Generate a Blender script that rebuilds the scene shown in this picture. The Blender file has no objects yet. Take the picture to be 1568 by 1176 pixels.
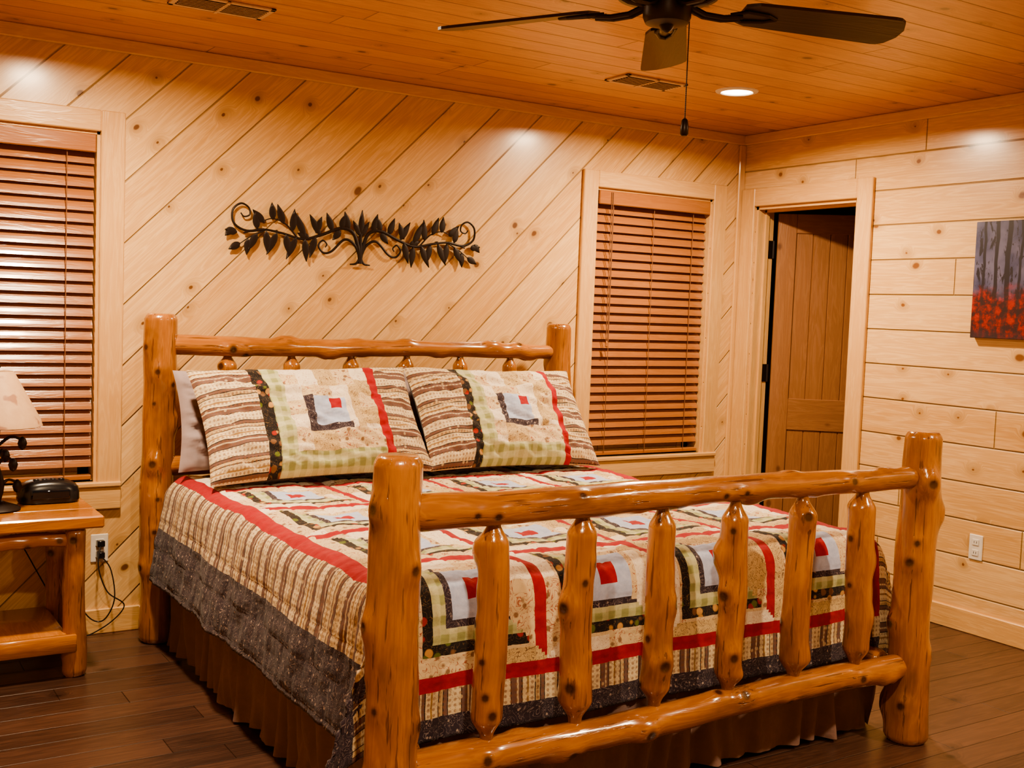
import bpy, math, random
import numpy as np
from mathutils import Vector, Matrix, noise
random.seed(7)
H=2.44
# ------------------------------------------------------------------ nodes
class NT:
    def __init__(s,name):
        s.m=bpy.data.materials.new(name); s.m.use_nodes=True
        s.t=s.m.node_tree; s.b=s.t.nodes['Principled BSDF']
    def link(s,a,b): s.t.links.new(a,b)
    def put(s,sock,v):
        if isinstance(v,bpy.types.NodeSocket): s.link(v,sock)
        elif isinstance(v,(tuple,list)):
            sock.default_value = (tuple(v)+(1,)) if (len(v)==3 and sock.type=='RGBA') else v
        else: sock.default_value=v
    def math(s,op,a,b=None,c=None,clamp=False):
        n=s.t.nodes.new('ShaderNodeMath'); n.operation=op; n.use_clamp=clamp
        s.put(n.inputs[0],a)
        if b is not None: s.put(n.inputs[1],b)
        if c is not None: s.put(n.inputs[2],c)
        return n.outputs[0]
    def mix(s,f,a,b,mode='MIX'):
        n=s.t.nodes.new('ShaderNodeMix'); n.data_type='RGBA'; n.blend_type=mode
        s.put(n.inputs[0],f); s.put(n.inputs[6],a); s.put(n.inputs[7],b); return n.outputs[2]
    def comb(s,x,y,z):
        n=s.t.nodes.new('ShaderNodeCombineXYZ')
        s.put(n.inputs[0],x);s.put(n.inputs[1],y);s.put(n.inputs[2],z);return n.outputs[0]
    def sep(s,v):
        n=s.t.nodes.new('ShaderNodeSeparateXYZ'); s.link(v,n.inputs[0]); return n.outputs
    def pos(s): return s.t.nodes.new('ShaderNodeNewGeometry').outputs['Position']
    def attr(s,name):
        n=s.t.nodes.new('ShaderNodeAttribute'); n.attribute_name=name; return n
    def noise(s,vec,scale=1,detail=3,rough=.5,dist=0):
        n=s.t.nodes.new('ShaderNodeTexNoise'); s.link(vec,n.inputs['Vector'])
        n.inputs['Scale'].default_value=scale;n.inputs['Detail'].default_value=detail
        n.inputs['Roughness'].default_value=rough;n.inputs['Distortion'].default_value=dist
        return n.outputs[0]
    def vor(s,vec,scale=1,dim='3D',rand=1,feat='F1'):
        n=s.t.nodes.new('ShaderNodeTexVoronoi'); n.voronoi_dimensions=dim; n.feature=feat
        s.link(vec,n.inputs['Vector']); n.inputs['Scale'].default_value=scale
        n.inputs['Randomness'].default_value=rand
        return n.outputs
    def white(s,v):
        n=s.t.nodes.new('ShaderNodeTexWhiteNoise'); n.noise_dimensions='1D'; s.put(n.inputs['W'],v); return n.outputs['Value']
    def smooth(s,v,a,b,lo=0,hi=1):
        n=s.t.nodes.new('ShaderNodeMapRange'); n.interpolation_type='SMOOTHSTEP'
        s.put(n.inputs[0],v);s.put(n.inputs[1],a);s.put(n.inputs[2],b);s.put(n.inputs[3],lo);s.put(n.inputs[4],hi)
        return n.outputs[0]
    def ramp(s,f,stops,const=False):
        n=s.t.nodes.new('ShaderNodeValToRGB'); cr=n.color_ramp
        if const: cr.interpolation='CONSTANT'
        while len(cr.elements)<len(stops): cr.elements.new(.5)
        for e,(p,c) in zip(cr.elements,stops): e.position=p; e.color=tuple(c)+(1,)
        s.put(n.inputs[0],f); return n.outputs[0]
    def bump(s,h,dist=.01,strength=1):
        n=s.t.nodes.new('ShaderNodeBump'); n.inputs['Distance'].default_value=dist; n.inputs['Strength'].default_value=strength
        s.put(n.inputs['Height'],h); s.link(n.outputs[0],s.b.inputs['Normal'])
    def fin(s,col,rough=.5,coat=0,coatr=.1,metal=0,spec=.5):
        s.put(s.b.inputs['Base Color'],col); s.put(s.b.inputs['Roughness'],rough)
        s.b.inputs['Metallic'].default_value=metal
        s.b.inputs['Coat Weight'].default_value=coat; s.b.inputs['Coat Roughness'].default_value=coatr
        s.b.inputs['Specular IOR Level'].default_value=spec
        return s.m

def dot(n,v,d):
    k=n.t.nodes.new('ShaderNodeVectorMath'); k.operation='DOT_PRODUCT'
    n.link(v,k.inputs[0]); k.inputs[1].default_value=d; return k.outputs['Value']

def plank_mat(name,P,Q,w,ca,cb,knotc=(.16,.06,.02),knots=.5,rough=.3,coat=.4,coatr=.15,board_var=.25,groove=.6,L=0,gw=.005,kd=.24,bumpd=.004):
    n=NT(name); pos=n.pos()
    p=dot(n,pos,P); q=dot(n,pos,Q)
    qi=n.math('DIVIDE',q,w); idx=n.math('FLOOR',qi); fr=n.math('FRACT',qi)
    r=n.white(idx); p2=n.math('MULTIPLY_ADD',r,7.3,p)
    g1=n.smooth(n.math('MINIMUM',fr,n.math('SUBTRACT',1,fr)),0,gw/w,1,0)
    bid=r
    if L:
        pl=n.math('DIVIDE',p2,L); fl=n.math('FRACT',pl)
        g2=n.smooth(n.math('MINIMUM',fl,n.math('SUBTRACT',1,fl)),0,gw*.7/L,1,0)
        g1=n.math('MAXIMUM',g1,g2)
        bid=n.white(n.math('MULTIPLY_ADD',n.math('FLOOR',pl),17.3,n.math('MULTIPLY',idx,3.7)))
    wob=n.noise(n.comb(p,q,0),9,2)
    kv=n.comb(n.math('MULTIPLY_ADD',wob,.16,n.math('DIVIDE',p2,kd)),n.math('ADD',n.math('DIVIDE',q,kd*.75),n.math('MULTIPLY',r,5)),0)
    vo=n.vor(kv,1,'2D',1)
    cr=n.sep(vo['Color'])
    rk=n.math('MULTIPLY_ADD',n.math('POWER',cr[1],2),.085,.028)
    on=n.math('LESS_THAN',cr[0],knots)
    km=n.math('MULTIPLY',n.smooth(vo['Distance'],n.math('MULTIPLY',rk,.55),rk,1,0),on)
    halo=n.math('MULTIPLY',n.smooth(vo['Distance'],.02,.26,1,0),on)
    gq=n.math('MULTIPLY_ADD',halo,1.1,n.math('MULTIPLY',q,16))
    gv=n.comb(n.math('MULTIPLY',p2,.9),gq,n.math('MULTIPLY',idx,1.7))
    g=n.noise(gv,1.6,4,.55,.5)
    rings=n.math('ABSOLUTE',n.math('SINE',n.math('MULTIPLY',g,26)))
    fine=n.noise(n.comb(n.math('MULTIPLY',p2,4),n.math('MULTIPLY',q,120),0),1,2)
    f=n.math('ADD',n.math('MULTIPLY',rings,.5),n.math('MULTIPLY',g,.5)); f=n.math('MULTIPLY_ADD',fine,.3,f)
    f=n.math('MULTIPLY_ADD',n.math('SUBTRACT',bid,.5),board_var*1.6,n.math('SUBTRACT',f,.22),clamp=True)
    col=n.mix(f,ca,cb)
    col=n.mix(n.math('MULTIPLY',halo,.55),col,tuple(c*.6 for c in cb))
    col=n.mix(n.math('MULTIPLY',km,.9),col,knotc)
    col=n.mix(n.math('MULTIPLY',g1,groove),col,tuple(c*.25 for c in cb))
    h=n.math('MULTIPLY_ADD',f,-.03,n.math('MULTIPLY',g1,-1))
    h=n.math('MULTIPLY_ADD',n.noise(n.comb(p2,n.math('MULTIPLY',q,4),idx),2.2,1),.35,h)
    n.bump(h,bumpd)
    return n.fin(col,rough,coat,coatr)

def wood_mat(name,ca,cb,knots=True,rough=.3,coat=.4,kc=(.10,.035,.012),ks=1.,crack=False):
    n=NT(name); v=n.attr('lc').outputs['Vector']; s=n.sep(v)
    gv=n.comb(n.math('MULTIPLY',s[0],14*ks),n.math('MULTIPLY',s[1],14*ks),n.math('MULTIPLY',s[2],1.3))
    g=n.noise(gv,1.5,4,.6,.6)
    rings=n.math('ABSOLUTE',n.math('SINE',n.math('MULTIPLY',g,22)))
    fine=n.noise(n.comb(n.math('MULTIPLY',s[0],120),n.math('MULTIPLY',s[1],120),n.math('MULTIPLY',s[2],5)),1,2)
    f=n.math('MULTIPLY_ADD',rings,.4,n.math('MULTIPLY',g,.5)); f=n.math('MULTIPLY_ADD',fine,.2,f,clamp=True)
    col=n.mix(f,ca,cb)
    h=n.math('MULTIPLY_ADD',g,.4,n.math('MULTIPLY',f,-.15))
    if crack:
        bl=n.noise(n.comb(n.math('MULTIPLY',s[0],6),n.math('MULTIPLY',s[1],6),n.math('MULTIPLY',s[2],2.5)),1.3,4,.6)
        col=n.mix(n.smooth(bl,.48,.72,0,.6),col,tuple(c*.42 for c in cb))
        col=n.mix(n.smooth(bl,.45,.28,0,.4),col,tuple(min(1,c*1.45) for c in ca))
        ck=n.noise(n.comb(n.math('MULTIPLY',s[0],75),n.math('MULTIPLY',s[1],75),n.math('MULTIPLY',s[2],4)),1,3,.6)
        cm=n.smooth(ck,.60,.66); col=n.mix(n.math('MULTIPLY',cm,.75),col,(.10,.03,.008)); h=n.math('MULTIPLY_ADD',cm,-.25,h)
    k=n.attr('knot').outputs['Fac']
    col=n.mix(n.smooth(k,.02,.45,0,.45),col,tuple(c*.55 for c in cb))
    col=n.mix(n.smooth(k,.35,.85,0,.92),col,kc)
    if knots:
        vo=n.vor(n.comb(n.math('MULTIPLY',s[0],6),n.math('MULTIPLY',s[1],6),n.math('MULTIPLY',s[2],4)),1)
        c=n.sep(vo['Color'])
        km=n.math('MULTIPLY',n.smooth(vo['Distance'],.05,.12,1,0),n.math('LESS_THAN',c[0],.5))
        col=n.mix(n.math('MULTIPLY',km,.8),col,kc)
    n.bump(h,.004)
    return n.fin(col,rough,coat,.12)

def plain(name,c,rough=.5,metal=0,var=.15,scale=30,coat=0,bump=.0):
    n=NT(name); v=n.attr('lc').outputs['Vector']; g=n.noise(v,scale,3)
    col=n.mix(g,tuple(x*(1-var) for x in c),tuple(min(1,x*(1+var)) for x in c))
    if bump: n.bump(g,bump)
    return n.fin(col,rough,coat,.1,metal)

PINE_A=(.81,.555,.275); PINE_B=(.58,.32,.115)
R2=math.sqrt(.5)
m_back=plank_mat('pine_diagonal',(R2,0,R2),(R2,0,-R2),.178,PINE_A,PINE_B,knots=.46,rough=.34,coat=.5,coatr=.17,knotc=(.12,.038,.012),groove=.65)
m_side=plank_mat('pine_horizontal',(0,1,0),(0,0,1),.172,PINE_A,PINE_B,knots=.66,rough=.34,coat=.5,coatr=.17,L=2.3,knotc=(.19,.062,.018),groove=.75,gw=.006,board_var=.32)
m_sidex=plank_mat('pine_horizontal_x',(1,0,0),(0,0,1),.172,PINE_A,PINE_B,knots=.5,rough=.34,coat=.4,coatr=.2,L=2.3)
m_ceil=plank_mat('pine_ceiling',(1,0,0),(0,1,0),.135,(.71,.375,.17),(.49,.205,.075),knots=.45,rough=.34,coat=.25,coatr=.2,L=1.9,groove=.6,knotc=(.12,.035,.012),board_var=.35)
m_floor=plank_mat('floor_planks',(1,0,0),(0,1,0),.125,(.110,.054,.036),(.036,.017,.012),knotc=(.02,.009,.006),knots=.2,rough=.36,coat=.10,coatr=.25,L=1.2,groove=.7,gw=.003,bumpd=.002,board_var=.4)
m_trim=wood_mat('pine_trim',(.79,.53,.25),(.62,.35,.135),knots=False)
m_log=wood_mat('log_varnished',(.47,.20,.052),(.29,.100,.023),knots=False,rough=.22,coat=.7,kc=(.04,.012,.005),crack=True)
m_ns=wood_mat('pine_nightstand',(.56,.23,.055),(.38,.135,.03),knots=True,rough=.25,coat=.5)
m_blind=wood_mat('blind_wood',(.42,.175,.06),(.32,.12,.04),knots=False,rough=.28,coat=.5)
m_door=wood_mat('door_wood',(.36,.17,.075),(.25,.11,.045),knots=True,rough=.4,coat=.2)
m_bronze=plain('dark_bronze',(.035,.022,.016),.4,.6)
m_blade=wood_mat('fan_blade_wood',(.06,.032,.02),(.035,.018,.012),knots=False,rough=.4,coat=.2)
m_black=plain('black_plastic',(.012,.012,.014),.25)
m_white=plain('white_plastic',(.75,.72,.66),.4)
m_iron=plain('black_iron',(.02,.012,.01),.5,.4)
m_hall=plain('hall_paint',(.20,.11,.06),.6)
m_glass=plain('night_glass',(.006,.008,.012),.05)
m_vent=plain('vent_metal',(.62,.45,.3),.4)
m_cord=plain('blind_cord',(.22,.10,.05),.7)
m_matt=plain('mattress_fabric',(.7,.66,.6),.8)
m_plainp=plain('pillow_plain',(.34,.27,.28),.8)

def lamp_emit():
    n=NT('downlight_lens'); n.b.inputs['Emission Color'].default_value=(1,.80,.55,1); n.b.inputs['Emission Strength'].default_value=12
    v=n.noise(n.pos(),40); return n.fin(n.mix(v,(.9,.9,.9),(1,1,1)),.4)
m_emit=lamp_emit()

# fabrics -----------------------------------------------------------
def fab(name,fn,rough=.85):
    n=NT(name); v=n.attr('lc').outputs['Vector']; s=n.sep(v)
    col=fn(n,v,s)
    w=n.noise(v,22,2); n.bump(n.math('MULTIPLY_ADD',n.noise(v,500,1),.08,w),.009,.8)
    m=n.fin(col,rough,spec=.25); n.b.inputs['Sheen Weight'].default_value=.1
    return m
def lines(n,v,sc,fq,lo,hi,amt,dist=1.2):
    g=n.noise(v,sc,2,.5,dist); l=n.math('ABSOLUTE',n.math('SINE',n.math('MULTIPLY',g,fq)))
    return n.smooth(l,lo,hi,amt,0)
def f_red(n,v,s): return n.mix(n.noise(v,35,3),(.25,.006,.014),(.44,.025,.035))
def f_navy(n,v,s):
    c=n.mix(lines(n,v,26,24,.0,.35,.75,1.8),(.040,.028,.040),(.36,.29,.29))
    vo=n.vor(v,45); return n.mix(n.smooth(vo['Distance'],.12,.20,.7,0),c,(.50,.40,.36))
def f_blue(n,v,s): return n.mix(n.noise(v,40,4,.7),(.28,.36,.58),(.62,.68,.88))
def f_cream(n,v,s):
    c=n.mix(n.noise(v,12,2),(.74,.62,.41),(.60,.46,.27))
    c=n.mix(lines(n,v,26,20,.03,.36,.9),c,(.34,.08,.05))
    vo=n.vor(v,30); return n.mix(n.smooth(vo['Distance'],.16,.30,.85,0),c,(.20,.10,.055))
def f_tan(n,v,s):
    c=n.mix(lines(n,v,32,24,.1,.5,.85,1.5),(.60,.45,.24),(.14,.07,.045)); return c
def f_light(n,v,s):
    c=n.mix(lines(n,v,26,22,.02,.30,.75),(.80,.72,.58),(.42,.20,.15)); return c
def mk_stripe(ax):
    def f(n,v,s):
        c=s[ax]; o=s[1-ax]
        fr=n.math('FRACT',n.math('DIVIDE',c,.150))
        cr=(.70,.58,.38); br=(.17,.095,.08); bk=(.025,.016,.015)
        base=n.ramp(fr,[(0,cr),(.27,bk),(.29,br),(.40,(.60,.48,.32)),(.44,br),(.50,bk),(.52,cr),(.62,(.36,.22,.09)),(.66,cr),(.78,bk),(.80,(.55,.40,.22)),(.89,bk),(.91,br),(.98,bk)],True)
        k=n.math('MULTIPLY',n.math('SINE',n.math('MULTIPLY',o,2*math.pi/.030)),n.math('SINE',n.math('MULTIPLY_ADD',c,2*math.pi/.034,1)))
        base=n.mix(n.smooth(n.math('ABSOLUTE',k),.5,.8,0,.6),base,(.22,.10,.06))
        base=n.mix(lines(n,v,42,22,.0,.35,.7),base,(.20,.11,.07))
        vo=n.vor(v,36); return n.mix(n.smooth(vo['Distance'],.14,.24,.6,0),base,(.66,.52,.32))
    return f
def f_green(n,v,s):
    a=n.math('SINE',n.math('MULTIPLY',s[0],2*math.pi/.05)); b=n.math('SINE',n.math('MULTIPLY',s[1],2*math.pi/.05))
    c=n.mix(n.smooth(a,-.3,.3,0,.55),(.30,.32,.14),(.58,.60,.36))
    c=n.mix(n.smooth(b,-.3,.3,0,.5),c,(.64,.62,.42))
    return n.mix(lines(n,v,50,16,0,.2,.35),c,(.18,.18,.08))
def f_floral(n,v,s):
    vo=n.vor(v,30); c=n.sep(vo['Color'])
    col=n.ramp(c[0],[(0,(.34,.03,.02)),(.28,(.12,.15,.03)),(.5,(.50,.28,.10)),(.75,(.20,.10,.05))],True)
    c2=n.mix(lines(n,v,40,18,.0,.25,.6),(.018,.014,.014),(.30,.18,.08))
    return n.mix(n.smooth(vo['Distance'],.30,.42,0,1),col,c2)
FAB=[fab('fabric_red',f_red),fab('fabric_navy',f_navy),fab('fabric_blue',f_blue),fab('fabric_cream',f_cream),
     fab('fabric_stripe_v',mk_stripe(1)),fab('fabric_stripe_u',mk_stripe(0)),fab('fabric_green',f_green),fab('fabric_floral',f_floral),fab('fabric_tan',f_tan),fab('fabric_light',f_light)]
RED,NAVY,BLUE,CREAM,STV,STU,GREEN,FLOR,TAN,LIGHT=range(10)
m_skirt=fab('skirt_fabric',lambda n,v,s:n.mix(n.noise(v,12,2),(.16,.095,.080),(.24,.15,.125)))

# ------------------------------------------------------------------ mesh builder
class MB:
    def __init__(s): s.v=[];s.f=[];s.mi=[];s.lc=[];s.k=[];s.n=0
    def add(s,v,f,mi=0,lc=None,k=None):
        v=np.asarray(v,float); m=len(v)
        s.v.append(v); s.lc.append(v if lc is None else np.asarray(lc,float))
        s.k.append(np.zeros(m) if k is None else np.asarray(k,float))
        o=s.n; s.f+= [tuple(i+o for i in q) for q in f]
        s.mi += list(mi) if hasattr(mi,'__len__') else [mi]*len(f)
        s.n+=m
    def box(s,x0,x1,y0,y1,z0,z1,mi=0,rot=None,bev=0):
        ext=np.array([x1-x0,y1-y0,z1-z0]); c=np.array([x0+x1,y0+y1,z0+z1])/2
        b=min(bev,*(ext*.45)) if bev else 0
        if b:
            V=[];idx={}
            for sx in(-1,1):
                for sy in(-1,1):
                    for sz in(-1,1):
                        sg=np.array([sx,sy,sz])
                        for a in range(3):
                            p=sg*(ext/2-b); p[a]=sg[a]*ext[a]/2; idx[(sx,sy,sz,a)]=len(V); V.append(p)
            F=[]
            for a in range(3):
                o1,o2=(a+1)%3,(a+2)%3
                for sg in(-1,1):
                    q=[]
                    for t1,t2 in((-1,-1),(1,-1),(1,1),(-1,1)):
                        k=[0,0,0];k[a]=sg;k[o1]=t1;k[o2]=t2;q.append(idx[(*k,a)])
                    F.append(q if sg>0 else q[::-1])
            for a in range(3):
                o1,o2=(a+1)%3,(a+2)%3
                for t1 in(-1,1):
                    for t2 in(-1,1):
                        def I(sa,ax):
                            k=[0,0,0];k[a]=sa;k[o1]=t1;k[o2]=t2;return idx[(*k,ax)]
                        q=[I(-1,o1),I(1,o1),I(1,o2),I(-1,o2)]
                        F.append(q if t1*t2<0 else q[::-1])
            for sx in(-1,1):
                for sy in(-1,1):
                    for sz in(-1,1):
                        q=[idx[(sx,sy,sz,a)] for a in range(3)]
                        F.append(q if sx*sy*sz>0 else q[::-1])
            V=np.array(V)
        else:
            V=np.array([[sx,sy,sz] for sx in(-1,1) for sy in(-1,1) for sz in(-1,1)])*ext/2
            F=[(0,1,3,2),(4,6,7,5),(0,4,5,1),(2,3,7,6),(0,2,6,4),(1,5,7,3)]
        a=int(np.argmax(ext)); o=[i for i in range(3) if i!=a]
        off=random.random()*9
        lc=np.stack([V[:,o[0]]+off,V[:,o[1]]+off,V[:,a]+off],1)
        if rot is not None: V=V@np.array(rot.to_3x3()).T
        s.add(V+c,F,mi,lc)
    def tube(s,pts,r,mi=0,nu=8,cap=True):
        pts=[Vector(p) for p in pts]; m=len(pts)
        rr=r if hasattr(r,'__len__') else [r]*m
        V=[];L=[];acc=0;up=None
        for i,p in enumerate(pts):
            d=(pts[min(i+1,m-1)]-pts[max(i-1,0)]).normalized()
            if up is None:
                up=Vector((0,0,1)) if abs(d.z)<.9 else Vector((1,0,0))
            a=d.cross(up).normalized(); b=a.cross(d).normalized(); up=b
            if i: acc+=(p-pts[i-1]).length
            for j in range(nu):
                t=2*math.pi*j/nu; o=a*math.cos(t)*rr[i]+b*math.sin(t)*rr[i]
                V.append(p+o); L.append((math.cos(t)*rr[i],math.sin(t)*rr[i],acc))
        F=[(i*nu+j,i*nu+(j+1)%nu,(i+1)*nu+(j+1)%nu,(i+1)*nu+j) for i in range(m-1) for j in range(nu)]
        if cap: F+=[tuple(range(nu))[::-1],tuple((m-1)*nu+j for j in range(nu))]
        s.add([tuple(x) for x in V],F,mi,L)
    def lathe(s,prof,c=(0,0,0),nu=32,mi=0,sx=1,sy=1):
        V=[(c[0]+sx*r*math.cos(2*math.pi*j/nu),c[1]+sy*r*math.sin(2*math.pi*j/nu),c[2]+z) for r,z in prof for j in range(nu)]
        m=len(prof)
        F=[(i*nu+j,i*nu+(j+1)%nu,(i+1)*nu+(j+1)%nu,(i+1)*nu+j) for i in range(m-1) for j in range(nu)]
        F+=[tuple(range(nu))[::-1],tuple((m-1)*nu+j for j in range(nu))]
        s.add(V,F,mi)
    def log(s,p0,p1,r,r1=None,knots=5,seed=0,ch=.018,tenon=0,bend=.008,hk=.012,mi=0):
        rg=np.random.RandomState(seed); p0=np.array(p0,float);p1=np.array(p1,float)
        Lh=np.linalg.norm(p1-p0); ax=(p1-p0)/Lh
        a=np.cross(ax,[.3,.2,.93] if abs(ax[2])<.8 else [1,.2,0]); a/=np.linalg.norm(a); b=np.cross(ax,a)
        m=max(12,int(Lh/.007)); nu=52
        z=np.linspace(0,Lh,m); th=np.linspace(0,2*math.pi,nu,endpoint=False)
        Z,T=np.meshgrid(z,th,indexing='ij')
        r1=r if r1 is None else r1
        rad=r+(r1-r)*Z/Lh
        ph=rg.rand(6)*6.28
        rad=rad*(1+.03*np.sin(Z*9+ph[0])+.025*np.sin(Z*23+ph[1]+T)+.03*np.sin(2*T+ph[2]+Z*2)+.012*np.sin(5*T+ph[3]+Z*5))
        K=np.zeros_like(rad)
        for i in range(knots):
            kz=(.05+.9*(i+rg.rand())/knots)*Lh; kt=rg.rand()*6.28; big=rg.rand(); sg=.010+.009*big; hh=hk*(.25+1.2*big*big)
            dt=(T-kt+math.pi)%(2*math.pi)-math.pi
            d2=((Z-kz)*.85)**2+(r*dt)**2
            rad=rad+hh*np.exp(-(d2/(2*(sg*1.5)**2))**1.3)-hh*.35*np.exp(-d2/(2*(sg*.4)**2))
            K=np.maximum(K,np.exp(-(d2/(2*(sg*.66)**2))**1.2))
        e=np.minimum(Z,Lh-Z)
        if tenon:
            t=np.clip((e-tenon*.35)/(tenon*.65),0,1); t=t*t*(3-2*t); rad=rad*(.42+.58*t); K=np.maximum(K,.50*(1-t))
        else:
            rad=rad*(.80+.20*np.clip(e/ch,0,1)**.7)
        bx=bend*np.sin(Z/Lh*math.pi*1.3+ph[4])*np.sin(Z/Lh*math.pi); by=bend*np.sin(Z/Lh*math.pi*2+ph[5])*np.sin(Z/Lh*math.pi)
        X=rad*np.cos(T)+bx; Y=rad*np.sin(T)+by
        V=p0+X[...,None]*a+Y[...,None]*b+Z[...,None]*ax
        V=V.reshape(-1,3); off=rg.rand()*20
        lc=np.stack([X.ravel()+off,Y.ravel()+off,Z.ravel()+off],1); k=K.ravel()
        F=[(i*nu+j,i*nu+(j+1)%nu,(i+1)*nu+(j+1)%nu,(i+1)*nu+j) for i in range(m-1) for j in range(nu)]
        V=np.vstack([V,p0,p1]); lc=np.vstack([lc,[off,off,off],[off,off,off+Lh]]); k=np.append(k,[.1,.1]); c0=m*nu
        F+=[(c0,(j+1)%nu,j) for j in range(nu)]+[(c0+1,(m-1)*nu+j,(m-1)*nu+(j+1)%nu) for j in range(nu)]
        s.add(V,F,mi,lc,k)
    def build(s,name,mats,parent=None,smooth=False,loc=None,ang=40):
        me=bpy.data.meshes.new(name); V=np.vstack(s.v)
        me.from_pydata(V.tolist(),[],s.f); me.update()
        for m in mats: me.materials.append(m)
        me.polygons.foreach_set('material_index',s.mi)
        a=me.attributes.new('lc','FLOAT_VECTOR','POINT'); a.data.foreach_set('vector',np.vstack(s.lc).ravel())
        a=me.attributes.new('knot','FLOAT','POINT'); a.data.foreach_set('value',np.concatenate(s.k))
        if smooth:
            me.shade_smooth()
            if ang: me.set_sharp_from_angle(angle=math.radians(ang))
        me.validate()
        o=bpy.data.objects.new(name,me); bpy.context.scene.collection.objects.link(o)
        if parent: o.parent=parent
        return o
def empty(name):
    o=bpy.data.objects.new(name,None); bpy.context.scene.collection.objects.link(o); o.empty_display_size=.1; return o

# ------------------------------------------------------------------ room shell
XL,YF=-5.3,-5.7
W1=(-4.32,-3.516,.639,2.061); W2=(-1.031,-.228,.639,2.061)
b=MB()
for x0,x1 in((XL,W1[0]),(W1[1],W2[0]),(W2[1],.12)): b.box(x0,x1,0,.14,0,H)
for w in(W1,W2):
    b.box(w[0],w[1],0,.14,0,w[2]); b.box(w[0],w[1],0,.14,w[3],H)
b.build('wall_back',[m_back])
DY0,DY1,DH=-.12,-.845,2.034
b=MB(); b.box(0,.12,YF,DY1,0,H); b.box(0,.12,DY1,DY0,DH,H); b.box(0,.12,DY0,0,0,H); b.build('wall_right',[m_side])
b=MB(); b.box(XL-.12,XL,YF,.14,0,H); b.build('wall_left',[m_side])
b=MB(); b.box(XL-.12,1.6,YF-.12,YF,0,H); b.build('wall_front',[m_sidex])
b=MB(); b.box(1.6,1.7,-2.2,.24,0,H); b.box(.12,1.7,.14,.24,0,H); b.box(.12,1.7,-2.3,-2.2,0,H); b.build('wall_hall',[m_hall])
b=MB(); b.box(XL-.12,1.7,YF-.12,.24,-.06,0); b.build('floor',[m_floor])
b=MB(); b.box(XL-.12,1.7,YF-.12,.24,H,H+.06); b.build('ceiling',[m_ceil])
b=MB(); b.box(XL,-.0,-.016,0,0,.105,bev=.004); b.build('baseboard_back',[m_trim])
b=MB(); b.box(-.016,0,YF,DY1-.1,0,.105,bev=.004); b.build('baseboard_right',[m_trim])
b=MB(); b.box(XL,XL+.016,YF,-.016,0,.105,bev=.004); b.build('baseboard_left',[m_trim])
b=MB(); b.box(XL,0,YF,YF+.016,0,.105,bev=.004); b.build('baseboard_front',[m_trim])
b=MB(); b.box(XL,0,-.018,0,H-.055,H,bev=.005); b.build('trim_1',[m_trim])
b=MB(); b.box(-.018,0,YF,0,H-.055,H,bev=.005); b.build('trim_2',[m_trim])
b=MB(); b.box(-.045,-.0,-.016,0,.105,H-.055,bev=.004); b.build('trim_3',[m_trim])

# ------------------------------------------------------------------ windows
def window(i,w):
    x0,x1,z0,z1=w; e=empty('window_%d'%i); cw=.095
    b=MB()
    b.box(x0-cw,x0,-.022,0,z0-.02,z1+.085,bev=.004); b.box(x1,x1+cw,-.022,0,z0-.02,z1+.085,bev=.004)
    b.box(x0,x1,-.022,0,z1,z1+.085,bev=.004)
    b.box(x0-cw-.0,x1+cw+.0,-.024,0,z0-.115,z0-.022,bev=.004)
    b.box(x0-cw-.0,x1+cw+.0,-.034,.04,z0-.022,z0,bev=.005)
    b.box(x0,x0+.012,0,.14,z0,z1); b.box(x1-.012,x1,0,.14,z0,z1); b.box(x0,x1,0,.14,z1-.012,z1); b.box(x0,x1,.04,.14,z0-.01,z0+.008)
    b.build('casing',[m_trim],e)
    b=MB(); b.box(x0,x1,.118,.124,z0,z1,1)
    for a,c in((x0+.012,x0+.055),(x1-.055,x1-.012)): b.box(a,c,.10,.14,z0,z1)
    b.box(x0,x1,.10,.14,z0,z0+.05); b.box(x0,x1,.10,.14,z1-.05,z1); b.box(x0,x1,.095,.14,(z0+z1)/2-.02,(z0+z1)/2+.02)
    b.build('sash_glass',[m_trim,m_glass],e)
    b=MB(); xa,xb=x0+.016,x1-.016
    b.box(xa,xb,-.012,.004,z1-.085,z1-.012,bev=.004)
    b.box(xa,xb,.01,.06,z1-.06,z1-.014)
    n=int((z1-.10-z0-.05)/.0475)
    for k in range(n+1):
        zc=z1-.105-k*.0475
        t=math.radians(62); hw=.0268
        P=[];ns=5
        for side in(1,-1):
            for q in (range(ns) if side==1 else range(ns-1,-1,-1)):
                u=(q/(ns-1)*2-1)*hw; c=.0025*(1-(u/hw)**2)+side*.0014
                yy=.036+u*math.cos(t)-c*math.sin(t); zz=zc+u*math.sin(t)+c*math.cos(t)
                P.append((yy,zz,u,c))
        m=len(P); off=random.random()*9
        V=[(x,y,z) for x in(xa,xb) for y,z,u,c in P]; Lc=[(u+off,c+off,x+off) for x in(xa,xb) for y,z,u,c in P]
        F=[(j,(j+1)%m,m+(j+1)%m,m+j) for j in range(m)]+[tuple(range(m))[::-1],tuple(range(m,2*m))]
        b.add(V,F,0,Lc)
    b.box(xa,xb,.012,.06,z0+.004,z0+.026,bev=.004)
    for fx in(.14,.5,.86):
        x=xa+(xb-xa)*fx
        b.tube([(x,.008,z1-.06),(x,.008,z0+.02)],.0018,1,6)
        b.tube([(x,.064,z1-.06),(x,.064,z0+.02)],.0018,1,6)
    if i==2:
        for dx in(.075,.085): b.tube([(xa+dx,-.016,z1-.02),(xa+dx,-.016,z1-.8)],.002,1,6)
        b.lathe([(.003,.03),(.007,.02),(.009,0),(.003,-.004)],(xa+.08,-.016,z1-.83),12,0)
    b.build('window_blind',[m_blind,m_cord],e)
window(1,W1); window(2,W2)

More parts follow.
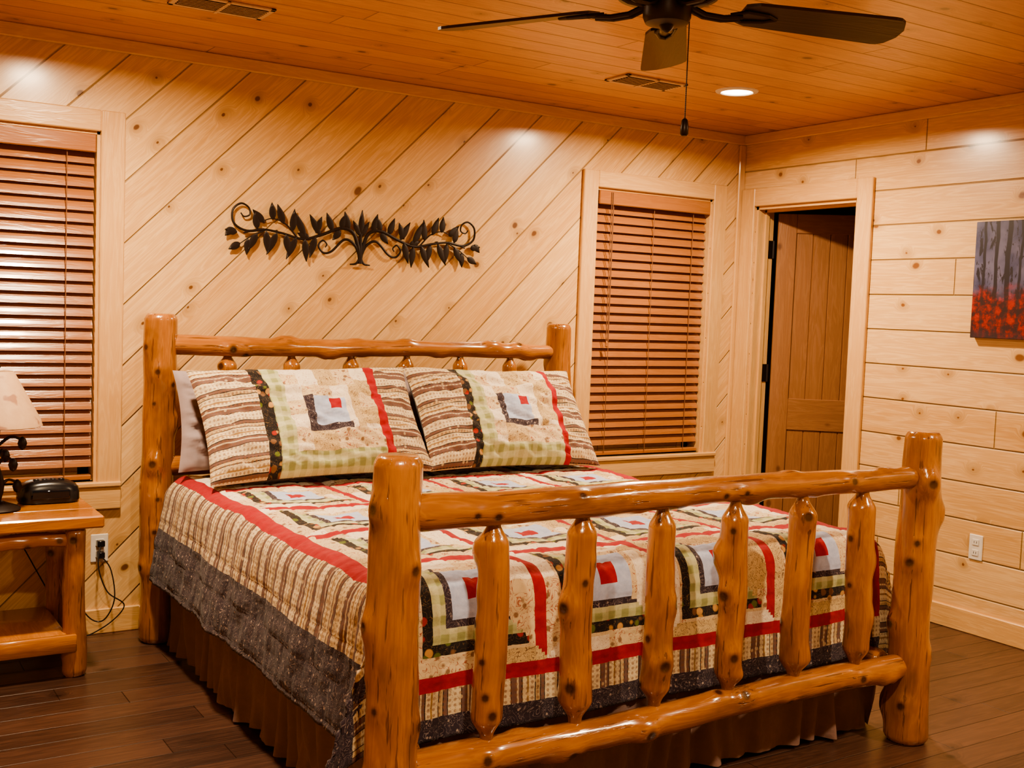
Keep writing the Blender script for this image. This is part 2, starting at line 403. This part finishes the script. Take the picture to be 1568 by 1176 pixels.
# ------------------------------------------------------------------ door
e=empty('door_1')
b=MB(); cw=.1
b.box(-.022,0,DY0,DY0+.1,0,DH+.1,bev=.004); b.box(-.022,0,DY1-cw,DY1,0,DH+.1,bev=.004); b.box(-.022,0,DY1,DY0,DH,DH+.1,bev=.004)
b.box(0,.12,DY0-.018,DY0,0,DH); b.box(0,.12,DY1,DY1+.018,0,DH); b.box(0,.12,DY1,DY0,DH-.018,DH)
b.box(.05,.075,DY0-.03,DY0-.018,0,DH-.018); b.box(.05,.075,DY1+.018,DY1+.03,0,DH-.018); b.box(.05,.075,DY1+.018,DY0-.018,DH-.03,DH-.018)
b.build('frame',[m_trim],e)
b=MB()
dw,dh,dt=.685,2.005,.036
def dbox(u0,u1,z0,z1,t=dt,bev=.003): b.box(u0,u1,-t/2,t/2,z0,z1,0,bev=bev)
dbox(0,.105,.01,dh);dbox(dw-.105,dw,.01,dh);dbox(.105,dw-.105,dh-.11,dh);dbox(.105,dw-.105,.78,.96);dbox(.105,dw-.105,.01,.22)
npk=5
for k in range(npk):
    a=.105+(dw-.21)*k/npk; c=.105+(dw-.21)*(k+1)/npk
    b.box(a,c,-.010,.010,.2,.8,0,bev=.005); b.box(a,c,-.010,.010,.94,dh-.09,0,bev=.005)
o=b.build('slab',[m_door],e); ang=math.radians(50)
o.matrix_world=Matrix.Translation((.142,DY0-.03,0))@Matrix.Rotation(-(math.pi/2-ang),4,'Z')
b=MB()
for z in(1.80,1.10,.28):
    b.tube([(.118,DY0-.028,z-.05),(.118,DY0-.028,z+.05)],.008,0,10); b.box(.075,.12,DY0-.022,DY0-.0175,z-.05,z+.05)
b.build('hinges',[m_iron],e)

# ------------------------------------------------------------------ wall art
b=MB(); AX,AZ,AY=-2.371,1.716,-.02
def sp(pts,n=10):
    out=[];P=[np.array(p,float) for p in pts];P=[2*P[0]-P[1]]+P+[2*P[-1]-P[-2]]
    for i in range(1,len(P)-2):
        for k in range(n):
            t=k/n; out.append(.5*((2*P[i])+(-P[i-1]+P[i+1])*t+(2*P[i-1]-5*P[i]+4*P[i+1]-P[i+2])*t*t+(-P[i-1]+3*P[i]-3*P[i+1]+P[i+2])*t**3))
    out.append(P[-2]); return out
def stem(pts,r0,r1,sg):
    q=sp(pts); m=len(q); b.tube([(AX+sg*x,AY,AZ+z) for x,z in q],[r0+(r1-r0)*i/(m-1) for i in range(m)],0,8)
def leaf(x,z,ang,L,w,sg):
    n=9;V=[]
    for side in(0,1):
        for i in range(n):
            t=i/(n-1); hw=w*math.sin(math.pi*t**.75)**.9/2 if 0<t<1 else .0008
            for s_ in(-1,0,1):
                lx=t*L; ly=s_*hw; yy=-.004*(1-abs(s_))-(.003 if side else 0)
                V.append((AX+sg*(x+lx*math.cos(ang)-ly*math.sin(ang)),AY+yy,AZ+z+lx*math.sin(ang)+ly*math.cos(ang)))
    F=[]
    for i in range(n-1):
        for j in(0,1):
            q=i*3+j; F.append((q,q+1,q+4,q+3)); q+=n*3; F.append((q,q+3,q+4,q+1))
        for j in (0,2):
            q=i*3+j; F.append((q,q+3,q+3+n*3,q+n*3))
    b.add(V,F)
for sg in(-1,1):
    main=[(.0,-.11),(.012,-.05),(.04,.015),(.10,.03),(.19,-.005),(.28,-.03),(.38,-.01),(.47,.0),(.55,-.02)]
    stem(main,.010,.004,sg)
    stem([(0,-.1),(.03,-.04),(.08,-.02),(.14,-.075),(.18,-.085),(.205,-.055),(.185,-.03),(.165,-.045),(.172,-.06)],.007,.003,sg)
    stem([(.30,-.03),(.36,.03),(.42,.05),(.47,.035)],.004,.002,sg)
    stem([(.46,.0),(.54,-.01),(.595,.02),(.60,.075),(.565,.105),(.53,.09),(.525,.06),(.55,.05),(.565,.065)],.006,.003,sg)
    stem([(.45,.0),(.52,-.035),(.57,-.07)],.004,.002,sg)
    stem([(.0,-.10),(.02,-.125),(.05,-.13)],.008,.003,sg)
    for x,z,a,L in [(.06,.025,75,.085),(.10,.03,110,.07),(.14,.015,70,.085),(.20,-.005,60,.10),(.22,-.0,110,.08),(.27,-.02,65,.12),(.33,-.0,95,.10),(.37,.03,70,.09),(.42,.045,85,.075),(.46,.03,45,.075),(.49,0,80,.08),
                    (.10,.02,-50,.06),(.22,-.015,-75,.10),(.27,-.03,-95,.10),(.31,-.025,-65,.11),(.36,-.015,-100,.09),(.40,-.01,-65,.11),(.45,-.005,-95,.10),(.49,-.02,-60,.09),(.53,-.045,-85,.07),(.565,-.065,-30,.06),(.58,-.02,10,.055),(.25,-.025,20,.06),(.60,.0,-50,.05)]:
        leaf(x,z,math.radians(a),L,.032,sg)
leaf(0,-.0,math.radians(88),.12,.03,1); leaf(0.0,-.0,math.radians(60),.08,.028,1); leaf(0,0,math.radians(60),.08,.028,-1)
stem([(0,-.125),(0,-.05),(0,.02)],.012,.006,1)
for x in(-.4,0,.4): b.tube([(AX+x,0,AZ),(AX+x,AY,AZ)],.003,0,6)
b.build('metal_tree_wall_art',[m_iron],smooth=True)

# ------------------------------------------------------------------ painting
def paint_mat():
    n=NT('forest_painting'); s=n.sep(n.pos()); y=s[1];z=s[2]
    bg=n.mix(n.smooth(n.noise(n.comb(y,z,0),7,3),.3,.7),(.035,.042,.12),(.13,.13,.24))
    wv=n.math('MULTIPLY_ADD',n.noise(n.comb(y,n.math('MULTIPLY',z,.8),0),6,2),.05,y)
    c1=n.math('DIVIDE',wv,.062); f1=n.math('FRACT',c1); wid=n.math('MULTIPLY_ADD',n.white(n.math('FLOOR',c1)),.16,.05)
    t1=n.smooth(n.math('SUBTRACT',n.math('ABSOLUTE',n.math('SUBTRACT',f1,.5)),wid),-.02,.05,1,0)
    br=n.noise(n.comb(n.math('MULTIPLY',y,40),n.math('MULTIPLY',z,12),0),1,4,.7,1)
    tr=n.mix(n.math('MAXIMUM',t1,n.smooth(br,.54,.60)),bg,(.014,.012,.025))
    g=n.noise(n.comb(y,z,0),26,5,.7)
    red=n.mix(n.smooth(g,.42,.64),(.04,.008,.012),(.36,.018,.012)); red=n.mix(n.smooth(g,.64,.74),red,(.42,.12,.05))
    red=n.mix(n.math('MULTIPLY',t1,.6),red,(.02,.012,.015))
    t=n.math('MULTIPLY_ADD',n.noise(n.comb(y,z,0),9,3),.18,z)
    col=n.mix(n.smooth(t,1.62,1.69,0,1),red,tr)
    col=n.mix(n.smooth(t,1.50,1.44,0,.8),col,(.03,.02,.03))
    return n.fin(col,.45)
b=MB(); b.box(-.034,-.002,-2.31,-1.557,1.357,1.880,bev=.002); b.build('forest_painting',[paint_mat()])

# ------------------------------------------------------------------ outlets, cords
def outlet(x0,y0,z0,ax):
    b=MB(); w,h,t=.035,.058,.006
    if ax=='x':
        b.box(-t,0,y0-w,y0+w,z0-h,z0+h,bev=.003)
        for dz in(-.024,.024):
            b.box(-t-.003,-t,y0-.017,y0+.017,z0+dz-.014,z0+dz+.014,bev=.002)
            for dy in(-.006,.006): b.box(-t-.0035,-t-.002,y0+dy-.001,y0+dy+.001,z0+dz-.005,z0+dz+.005,1)
    else:
        b.box(x0-w,x0+w,-t,0,z0-h,z0+h,bev=.003)
        for dz in(-.024,.024):
            b.box(x0-.017,x0+.017,-t-.003,-t,z0+dz-.014,z0+dz+.014,bev=.002)
    b.build('wall_outlet',[m_white,m_black])
outlet(0,-1.637,.401,'x'); outlet(-3.50,0,.36,'y')
b=MB()
b.box(-3.515,-3.485,-.04,-.010,.322,.348,0,bev=.003); b.box(-3.515,-3.485,-.04,-.010,.37,.396,0,bev=.003)
def c3(p): return [tuple(q) for q in sp(p,8)]
b.tube(c3([(-3.50,-.03,.335),(-3.47,-.08,.28),(-3.46,-.10,.16),(-3.50,-.07,.07),(-3.56,-.045,.10),(-3.62,-.042,.25),(-3.68,-.042,.45),(-3.74,-.042,.595)]),.0028,0,6)
b.tube(c3([(-3.50,-.03,.385),(-3.52,-.08,.30),(-3.49,-.11,.20),(-3.42,-.10,.13),(-3.50,-.07,.04),(-3.60,-.045,.02),(-3.70,-.042,.2),(-3.85,-.042,.5),(-3.9,-.042,.60)]),.0028,0,6)
b.build('electrical_cord',[m_black],smooth=True)

# ------------------------------------------------------------------ log bed
BX0,BX1,HY,FY=-3.316,-1.371,-.197,-2.362; BC=(BX0+BX1)/2
bed=empty('log_bed')
for i,(x,y,h,sd) in enumerate([(BX0,HY,1.339,3),(BX1,HY,1.345,8),(BX0,FY,1.048,5),(BX1,FY,1.052,12)]):
    b=MB(); b.log((x,y,0),(x,y,h),.070,.063,13,sd,ch=.02,bend=.005,hk=.013); b.build('post_%d'%(i+1),[m_log],bed,True,ang=60)
b=MB()
b.log((BX0+.02,HY,1.215),(BX1-.02,HY,1.205),.040,.036,16,21,bend=.006,ch=.05)
b.log((BX0+.02,HY,.72),(BX1-.02,HY,.72),.040,.036,6,22,bend=.006)
b.build('headboard_rails',[m_log],bed,True,ang=60)
b=MB()
b.log((BX0+.02,FY,.905),(BX1-.02,FY,.900),.045,.038,18,31,bend=.006,hk=.013,ch=.05)
b.log((BX0+.02,FY,.258),(BX1-.02,FY,.262),.047,.041,18,34,bend=.007,hk=.013,ch=.05)
b.build('footboard_rails',[m_log],bed,True,ang=60)
b=MB()
for k in range(6):
    x=BX0+(BX1-BX0)*(k+1)/7
    b.log((x,HY,.73),(x,HY,1.20),.038,.036,4,50+k,tenon=.07,bend=.004)
b.build('headboard_spindles',[m_log],bed,True,ang=60)
b=MB()
for k in range(6):
    x=BX0+(BX1-BX0)*(k+1)/7
    b.log((x,FY,.275),(x,FY,.895),.043,.040,7,70+k,tenon=.085,bend=.004,hk=.012)
b.build('footboard_spindles',[m_log],bed,True,ang=60)
TOP=.69
b=MB(); b.box(BC-.94,BC+.94,-2.215,-.275,.33,TOP-.02,bev=.05); b.build('mattress',[m_matt],bed,True)
b=MB(); b.log((BX0+.08,HY-.05,.27),(BX0+.08,FY+.05,.27),.04,.04,5,91); b.log((BX1-.08,HY-.05,.27),(BX1-.08,FY+.05,.27),.04,.04,5,92)
b.build('side_rails',[m_log],bed,True,ang=60)

# quilt
HB=.22
def hsh(i,j,k=0): return ((i*7349+j*9151+k*3331+77)*2654435761>>7)%1000/1000.
def block(lx,ly,i,j):
    m=max(abs(lx),abs(ly)); horiz=abs(lx)>=abs(ly)
    lb=(lx<0) if horiz else (ly>0)
    if m<.03: return RED
    if m<.08: return BLUE
    if m<.105: return NAVY if lb else CREAM
    if m<.14:
        if lb: return GREEN
        t=ly if horiz else lx
        return [TAN,LIGHT,CREAM][int(hsh(i,j,int(math.floor(t/.08+10)))*3)]
    if m<.180:
        if lb: return FLOR if m<.17 else CREAM
        t=ly if horiz else lx
        return [LIGHT,CREAM,TAN,CREAM][int(hsh(i,j,int(math.floor(t/.11+30)))*4)]
    if lb:
        t=ly if horiz else lx
        return [LIGHT,CREAM,TAN][int(hsh(i,j,int(math.floor(t/.15+50)))*3)]
    return RED
def patch(u,v):
    au=abs(u)
    if au>1.13: return NAVY
    if au>.94: return STV
    if v>2.34: return NAVY
    if v>2.27: return STU
    if au>.88 or v>2.23: return RED
    i=math.floor((u+.88)/.44); j=math.floor((v-.03)/.44)
    lx=u+.88-i*.44-.22; ly=v-.03-j*.44-.22
    return block(lx,ly,i,j)
st=.01
us=np.round(np.arange(-1.34,1.3401,st),3); vs=np.round(np.arange(.06,2.4001,st),3)
def drape(s,half,r,flare):
    a=s-(half-r)
    if a<=0: return s,0.,0.
    if a<r*math.pi/2: t=a/r; return half-r+r*math.sin(t),r*(1-math.cos(t)),0.
    q=a-r*math.pi/2; return half+flare*q,r+q,q
V=[];LC=[]
nz=lambda x,y,s,o=0: noise.noise(Vector((x*s,y*s,o)))
for v in vs:
    yy,dv,rv=drape(v,2.02,.08,.06)
    for u in us:
        xx,du,ru=drape(abs(u),.97,.10,.15); sg=1 if u>0 else -1
        d=(du**3+dv**3)**(1/3)
        mn=min(ru,rv)
        xx+=.30*mn
        x=sg*xx; z=-d
        w=nz(u,v,5)*.010+nz(u,v,14,3)*.006
        su=abs(math.sin(math.pi*(u+.88)/.055)); sv=abs(math.sin(math.pi*(v-.06)/.055))
        puff=.004*min(1,su*2.2)*min(1,sv*2.2)
        if ru==0 and rv==0: z+=w+puff+.006*abs(math.sin(math.pi*(u+.88)/.22)*math.sin(math.pi*(v-.06)/.22))
        if ru>0: x+=sg*((min(ru/.15,1))*(.007*math.sin(v*9+2*nz(u,v,2,5))+.012*nz(u*.3,v,6,2)+.008*nz(u,v,13,2))+puff)
        y=-HB-yy
        if rv>0: y-=min(rv/.15,1)*(.006*math.sin(u*13+3*nz(u,v,2,7)))+w*.5+puff
        V.append((BC+x,y,TOP+z)); LC.append((u,v,0))
nu=len(us); nv=len(vs)
F=[];MI=[]
for j in range(nv-1):
    for i in range(nu-1):
        F.append((j*nu+i,(j+1)*nu+i,(j+1)*nu+i+1,j*nu+i+1)); MI.append(patch((us[i]+us[i+1])/2,(vs[j]+vs[j+1])/2))
b=MB(); b.add(V,F,MI,LC); o=b.build('patchwork_quilt',FAB,None,True,ang=0)
sm=o.modifiers.new('thick','SOLIDIFY'); sm.thickness=.008; sm.offset=-1

# bed skirt
b=MB()
x0,x1,y0,y1=BC-.955,BC+.955,-.30,-2.235
path=[(x0,y0),(x0,y1),(x1,y1),(x1,y0)]
seg=[]
for (ax,ay),(bx,by) in zip(path[:-1],path[1:]):
    L=math.hypot(bx-ax,by-ay); n=int(L/.008); nx,ny=(by-ay)/L,-(bx-ax)/L
    for k in range(n): t=k/n; seg.append((ax+(bx-ax)*t,ay+(by-ay)*t,nx,ny))
V=[];LC=[];rows=14
for r in range(rows+1):
    z=.42-.405*r/rows; a=r/rows
    for i,(x,y,nx,ny) in enumerate(seg):
        s_=i*.008; q=lambda f,o: noise.noise(Vector((s_*f,a*.9,o)))
        d=(.004+.012*a)*math.sin(s_*2*math.pi/.11+7*q(3.5,0))+(.008+.020*a)*q(14,2)+.010*q(34,4)+.025*a*q(3,6)
        V.append((x+nx*d,y+ny*d,z+.010*a*q(5,9))); LC.append((s_,z,0))
m=len(seg); F=[(r*m+i,r*m+i+1,(r+1)*m+i+1,(r+1)*m+i) for r in range(rows) for i in range(m-1)]
b.add(V,F,0,LC); b.build('bed_skirt',[m_skirt],None,True,ang=0)

# pillows
def ppatch(u,v,a,b_):
    f=(u+a)/(2*a)
    if f<.235: return STV
    if f<.28: return FLOR
    if f>.81: return STV
    if f>.765: return RED
    if f<.355: return GREEN
    if v<-b_+.08: return GREEN
    cx=-a+2*a*.55; cy=.01
    lx,ly=u-cx,v-cy
    if 0<=lx<.05 and 0<=ly<.045: return RED
    if -.075<lx<.065 and -.07<ly<.06:
        return LIGHT if (lx>0 and ly>.045) else BLUE
    if -.11<lx<=-.075 and -.105<ly<.07: return NAVY
    if -.105<ly<=-.07 and -.11<lx<.08: return NAVY
    if lx<=-.11: return LIGHT if int((ly+.3)/.07)%2 else CREAM
    if ly<=-.105: return TAN if lx<.0 else CREAM
    if lx>.135: return [CREAM,TAN,LIGHT,TAN][int((ly+.3)/.075)%4]
    if ly>.12: return [TAN,CREAM,LIGHT][int((lx+.3)/.09)%3]
    return CREAM if (ly>.055 and lx<.02) else (LIGHT if lx<.1 else TAN)
def pillow(name,cx,cy,cz,a,b_,T,tilt,mats,pf,seed,roll=0):
    n1=int(2*a/.01); n2=int(2*b_/.01); mb=MB()
    for side in(1,-1):
        V=[];LC=[]
        for j in range(n2+1):
            t=j/n2*2-1
            for i in range(n1+1):
                s_=i/n1*2-1
                x=a*s_*(1-.05*(1-t*t)); y=b_*t*(1-.07*(1-s_*s_))
                e=max(0,(1-abs(s_)**3.5)*(1-abs(t)**3.2))
                z=T*e**.55*(1+.18*nz(s_+seed,t,1.6,seed))+ .022*e**.5*nz(s_+seed,t,3.5,seed)+.015*nz(s_*1.5+t+seed,t,7,seed)*min(1,e*3)
                z=z*side
                V.append((x,y,z)); LC.append((s_*a+seed*.3,t*b_+seed*.17,0))
        F=[];MI=[]
        for j in range(n2):
            for i in range(n1):
                q=(j*(n1+1)+i,j*(n1+1)+i+1,(j+1)*(n1+1)+i+1,(j+1)*(n1+1)+i)
                F.append(q if side==1 else q[::-1])
                MI.append(pf(-a+(i+.5)*.01*(2*a/(n1*.01)),-b_+(j+.5)*.01) if side==1 else (NAVY if len(mats)>1 else 0))
        mb.add(V,F,MI,LC)
    ca,sa=math.cos(tilt),math.sin(tilt)
    M=Matrix(((1,0,0,cx),(0,sa,-ca,cy),(0,ca,sa,cz),(0,0,0,1)))@Matrix.Rotation(roll,4,'Z')
    o=mb.build(name,mats,None,True,ang=0); o.matrix_world=M; return o
A,B=.475,.26
pl=math.radians(37)
pillow('patchwork_pillow',-2.790,-.55,.925,A,B,.092,pl,FAB,lambda u,v:ppatch(u,v,A,B),1,.02)
pillow('patchwork_pillow',-1.895,-.55,.925,A-.04,B,.092,pl,FAB,lambda u,v:ppatch(u,v,A-.04,B),2.3,-.02)
pillow('plain_pillow',-2.83,-.34,.918,.46,.205,.05,math.radians(15),[m_plainp],lambda u,v:0,4)
pillow('plain_pillow',-1.88,-.34,.918,.44,.205,.05,math.radians(15),[m_plainp],lambda u,v:0,5)

# ------------------------------------------------------------------ nightstand
ns=empty('nightstand'); nx0,nx1,ny0,ny1,nz_=-4.20,-3.60,-.555,-.05,.60
b=MB()
for k in range(3): b.box(nx0,nx1,ny0+(ny1-ny0)*k/3,ny0+(ny1-ny0)*(k+1)/3,nz_-.045,nz_,bev=.006)
b.build('top',[m_ns],ns)
b=MB(); q=0
for x in(nx0+.09,nx1-.09):
    for y in(ny0+.06,ny1-.07):
        b.log((x,y,0),(x,y,nz_-.044),.041,.037,4,200+q,bend=.004); q+=1
b.build('legs',[m_log],ns,True,ang=60)
b=MB()
for y in(ny0+.06,ny1-.07):
    b.log((nx0+.09,y,nz_-.09),(nx1-.09,y,nz_-.09),.026,.026,3,210+q); q+=1
for x in(nx0+.09,nx1-.09):
    b.log((x,ny0+.06,nz_-.09),(x,ny1-.07,nz_-.09),.026,.026,2,220+q); q+=1
b.box(nx0+.06,nx1-.12,ny0+.02,ny1-.05,.13,.165,bev=.005)
b.box(nx0+.09,nx1-.09,ny0+.01,ny0+.03,.10,.165,bev=.004)
b.build('shelf_rails',[m_ns],ns,True,ang=60)

# lamp
tl=empty('table_lamp'); lx,ly=-3.93,-.32
b=MB(); b.lathe([(.075,0.001),(.08,.006),(.07,.015),(.03,.03),(.02,.035)],(lx,ly,nz_),24)
b.tube(c3([(lx,ly,nz_+.03),(lx+.012,ly,nz_+.10),(lx-.008,ly,nz_+.19),(lx,ly,nz_+.33)]),.011,0,10)
for k,(a,z,L) in enumerate([(0.2,.08,.07),(2.2,.12,.07),(4.1,.10,.07),(1.0,.19,.06),(3.2,.21,.06),(5.4,.17,.07),(0.1,.24,.085)]):
    ex,ey=lx+math.cos(a)*L,ly+math.sin(a)*L
    b.tube(c3([(lx,ly,nz_+z),(lx+.5*(ex-lx),ly+.5*(ey-ly),nz_+z+.03),(ex,ey,nz_+z+.02)]),[.006]*8+[.005]*8+[.003],0,8)
    b.lathe([(.002,-.03),(.012,-.022),(.017,-.005),(.012,.012),(.003,.02)],(ex,ey,nz_+z+.01),12)
b.tube([(lx,ly,nz_+.33),(lx,ly,nz_+.53)],.004,0,8); b.lathe([(.003,0),(.009,.01),(.004,.025)],(lx,ly,nz_+.52),10)
b.build('stem',[m_iron],tl,True)
n=NT('parchment_shade'); v=n.pos(); g=n.noise(v,25,4,.6,.5); col=n.mix(g,(.64,.44,.27),(.46,.28,.16))
g2=n.noise(v,11,3); col=n.mix(n.smooth(g2,.56,.62,0,.7),col,(.26,.10,.06)); m_shade=n.fin(col,.6)
b=MB(); nu=32; prof=[(.152,.315),(.145,.34),(.055,.51),(.050,.515),(.047,.51),(.142,.335),(.150,.313)]
V=[(lx+r*math.cos(2*math.pi*j/nu),ly+r*math.sin(2*math.pi*j/nu),nz_+z) for r,z in prof for j in range(nu)]
F=[(i*nu+j,i*nu+(j+1)%nu,(i+1)*nu+(j+1)%nu,(i+1)*nu+j) for i in range(len(prof)-1) for j in range(nu)]
b.add(V,F); b.build('shade',[m_shade],tl,True)
# clock radio
b=MB(); cx,cy=-3.735,-.20
nu=48
prof=[(.80,.0),(.96,.004),(1.0,.016),(1.0,.05),(.97,.068),(.88,.080),(.70,.087),(.35,.090),(.02,.090)]
V=[]
for sc,z in prof:
    for j in range(nu):
        t=2*math.pi*j/nu; c_,s_=math.cos(t),math.sin(t); e_=.55
        X=.112*sc*math.copysign(abs(c_)**e_,c_); Y=.062*sc*math.copysign(abs(s_)**e_,s_)
        zz=z*(1-.18*(X/.112)**2)+.001
        V.append((cx+X,cy+Y+.10*(z)*(1 if s_<0 else 0),nz_+zz))
m_=len(prof); F=[(i*nu+j,i*nu+(j+1)%nu,(i+1)*nu+(j+1)%nu,(i+1)*nu+j) for i in range(m_-1) for j in range(nu)]+[tuple(range(nu))[::-1],tuple((m_-1)*nu+j for j in range(nu))]
b.add(V,F,0)
b.box(cx-.07,cx+.07,cy-.066,cy-.052,nz_+.018,nz_+.056,1,bev=.005)
for k in range(4): b.box(cx-.055+k*.03,cx-.035+k*.03,cy-.02,cy,nz_+.084,nz_+.093,0,bev=.002)
b.build('alarm_clock',[m_black,m_glass],None,True)

# ------------------------------------------------------------------ ceiling fan
fan=empty('ceiling_fan'); fx,fy,fz=-2.645,-2.48,2.20
b=MB()
b.lathe([(.02,H-fz-.055),(.06,H-fz-.05),(.075,H-fz-.02),(.075,H-fz)],(fx,fy,fz),32)
b.tube([(fx,fy,fz+.12),(fx,fy,H-.04)],.013,0,16)
b.lathe([(.03,-.05),(.055,-.045),(.062,-.03),(.062,.0),(.075,.01),(.13,.02),(.145,.045),(.14,.10),(.10,.135),(.03,.15)],(fx,fy,fz),40)
b.lathe([(.003,-.068),(.012,-.062),(.02,-.05)],(fx,fy,fz),16)
b.build('motor',[m_bronze],fan,True)
for k in range(5):
    th=math.radians(-21+72*k); er=np.array([math.cos(th),math.sin(th),0]); et=np.array([-math.sin(th),math.cos(th),0]); up=np.array([0,0,1.])
    b=MB(); ns_=28;V=[];LC=[]; pt=math.radians(12)
    for side in(.004,-.004):
        for i in range(ns_+1):
            t=i/ns_; r=.20+.455*t; w=.056+.018*t
            if t>.9: w*=math.sqrt(max(0,1-((t-.9)/.1)**2*.92))
            if t<.06: w*=.75+.25*t/.06
            for q in(-1,-.5,0,.5,1):
                d=er*r+et*(w*q*math.cos(pt))+up*(-w*q*math.sin(pt)+side-.012*t)
                V.append(np.array([fx,fy,fz-.002])+d); LC.append((q*w,side+k,r))
    F=[];N=(ns_+1)*5
    for i in range(ns_):
        for j in range(4):
            q=i*5+j;F.append((q,q+5,q+6,q+1));F.append((N+q,N+q+1,N+q+6,N+q+5))
        for j in(0,4):
            q=i*5+j;F.append((q,q+5,N+q+5,N+q))
    for i in(0,ns_):
        for j in range(4): q=i*5+j;F.append((q,q+1,N+q+1,N+q))
    b.add(V,F,0,LC)
    c=np.array([fx,fy,fz-.010])
    pts=[c+er*.055+up*.012,c+er*.10-up*.006,c+er*.15-up*.010,c+er*.20-up*.004]
    for q in(-.6,.6):
        b.tube([tuple(p+et*.02*q) for p in pts],.007,1,8)
        b.tube([tuple(c+er*.17+et*.012*q),tuple(c+er*.21+et*.045*q+up*(-.045*q*math.sin(pt))),tuple(c+er*.27+et*.03*q+up*(-.03*q*math.sin(pt))),tuple(c+er*.30)],.005,1,8)
    b.build('blade_%d'%(k+1),[m_blade,m_bronze],fan)
b=MB(); px,py=fx+.05,fy-.03
b.tube([(px,py,fz-.03),(px,py,1.915)],.0015,0,6)
for k in range(50): b.lathe([(.0005,-.0022),(.0022,0),(.0005,.0022)],(px,py,fz-.035-k*.005),6)
b.lathe([(.003,.045),(.008,.04),(.011,.02),(.011,.005),(.007,0)],(px,py,1.872),14)
b.build('pull_chain',[m_bronze],fan,True)

# ------------------------------------------------------------------ vents and downlights
def vent(cx,cy):
    b=MB(); w,h=.17,.085; z=H-.008
    b.box(cx-w,cx+w,cy-h,cy-h+.02,z,H,bev=.002);b.box(cx-w,cx+w,cy+h-.02,cy+h,z,H,bev=.002)
    b.box(cx-w,cx-w+.02,cy-h,cy+h,z,H,bev=.002);b.box(cx+w-.02,cx+w,cy-h,cy+h,z,H,bev=.002)
    b.box(cx-w+.02,cx+w-.02,cy-h+.02,cy+h-.02,H-.002,H-.0005,1)
    for k in range(7):
        y=cy-h+.03+k*.0185; b.box(cx-w+.02,cx+w-.02,y-.006,y+.006,H-.009,H-.007,0,Matrix.Rotation(math.radians(35),3,'X'))
    b.box(cx-.006,cx+.006,cy-h,cy+h,H-.011,H-.003)
    b.build('ceiling_vent',[m_vent,m_black])
vent(-1.355,-.785); vent(-3.275,-.79)
for x,y in[(-.92,-.90),(-3.64,-.98),(-.92,-3.9),(-3.64,-3.9)]:
    b=MB(); ring=[(.070,-.002),(.074,-.008),(.095,-.004),(.098,0)]
    nu=40;V=[(x+r*math.cos(2*math.pi*j/nu),y+r*math.sin(2*math.pi*j/nu),H+z) for r,z in ring for j in range(nu)]
    F=[(i*nu+j,i*nu+(j+1)%nu,(i+1)*nu+(j+1)%nu,(i+1)*nu+j) for i in range(3) for j in range(nu)]
    b.add(V,F,0); V=[(x+.071*math.cos(2*math.pi*j/nu),y+.071*math.sin(2*math.pi*j/nu),H-.003) for j in range(nu)]
    b.add(V,[tuple(range(nu))[::-1]],1)
    o=b.build('recessed_downlight',[m_white,m_emit],None,True)
    l=bpy.data.lights.new('downlight_bulb','AREA'); l.shape='DISK'; l.size=.14; l.energy=58; l.color=(1,.76,.49); l.spread=math.radians(168)
    lo=bpy.data.objects.new('downlight_bulb',l); lo.location=(x,y,H-.014); bpy.context.scene.collection.objects.link(lo); lo.parent=o

# ------------------------------------------------------------------ world, camera
w=bpy.data.worlds.new('night'); bpy.context.scene.world=w; w.use_nodes=True
w.node_tree.nodes['Background'].inputs[0].default_value=(.01,.012,.02,1); w.node_tree.nodes['Background'].inputs[1].default_value=.3
psi,pit,rol=.56325,.06657,.03691
Fv=Vector((math.sin(psi)*math.cos(pit),math.cos(psi)*math.cos(pit),-math.sin(pit)))
r=Vector((math.cos(psi),-math.sin(psi),0));u=r.cross(Fv)
R=r*math.cos(rol)+u*math.sin(rol);U=u*math.cos(rol)-r*math.sin(rol)
cd=bpy.data.cameras.new('camera');cd.sensor_width=36;cd.lens=36*1710/1568;cd.clip_start=.05
co=bpy.data.objects.new('camera',cd);bpy.context.scene.collection.objects.link(co)
M=Matrix(((R.x,U.x,-Fv.x,-4.51522),(R.y,U.y,-Fv.y,-4.76147),(R.z,U.z,-Fv.z,1.40744),(0,0,0,1)))
co.matrix_world=M; bpy.context.scene.camera=co
vs_=bpy.context.scene.view_settings; vs_.view_transform='AgX'
try: vs_.look='AgX - Medium High Contrast'
except Exception as ex: print(ex)
vs_.exposure=.1
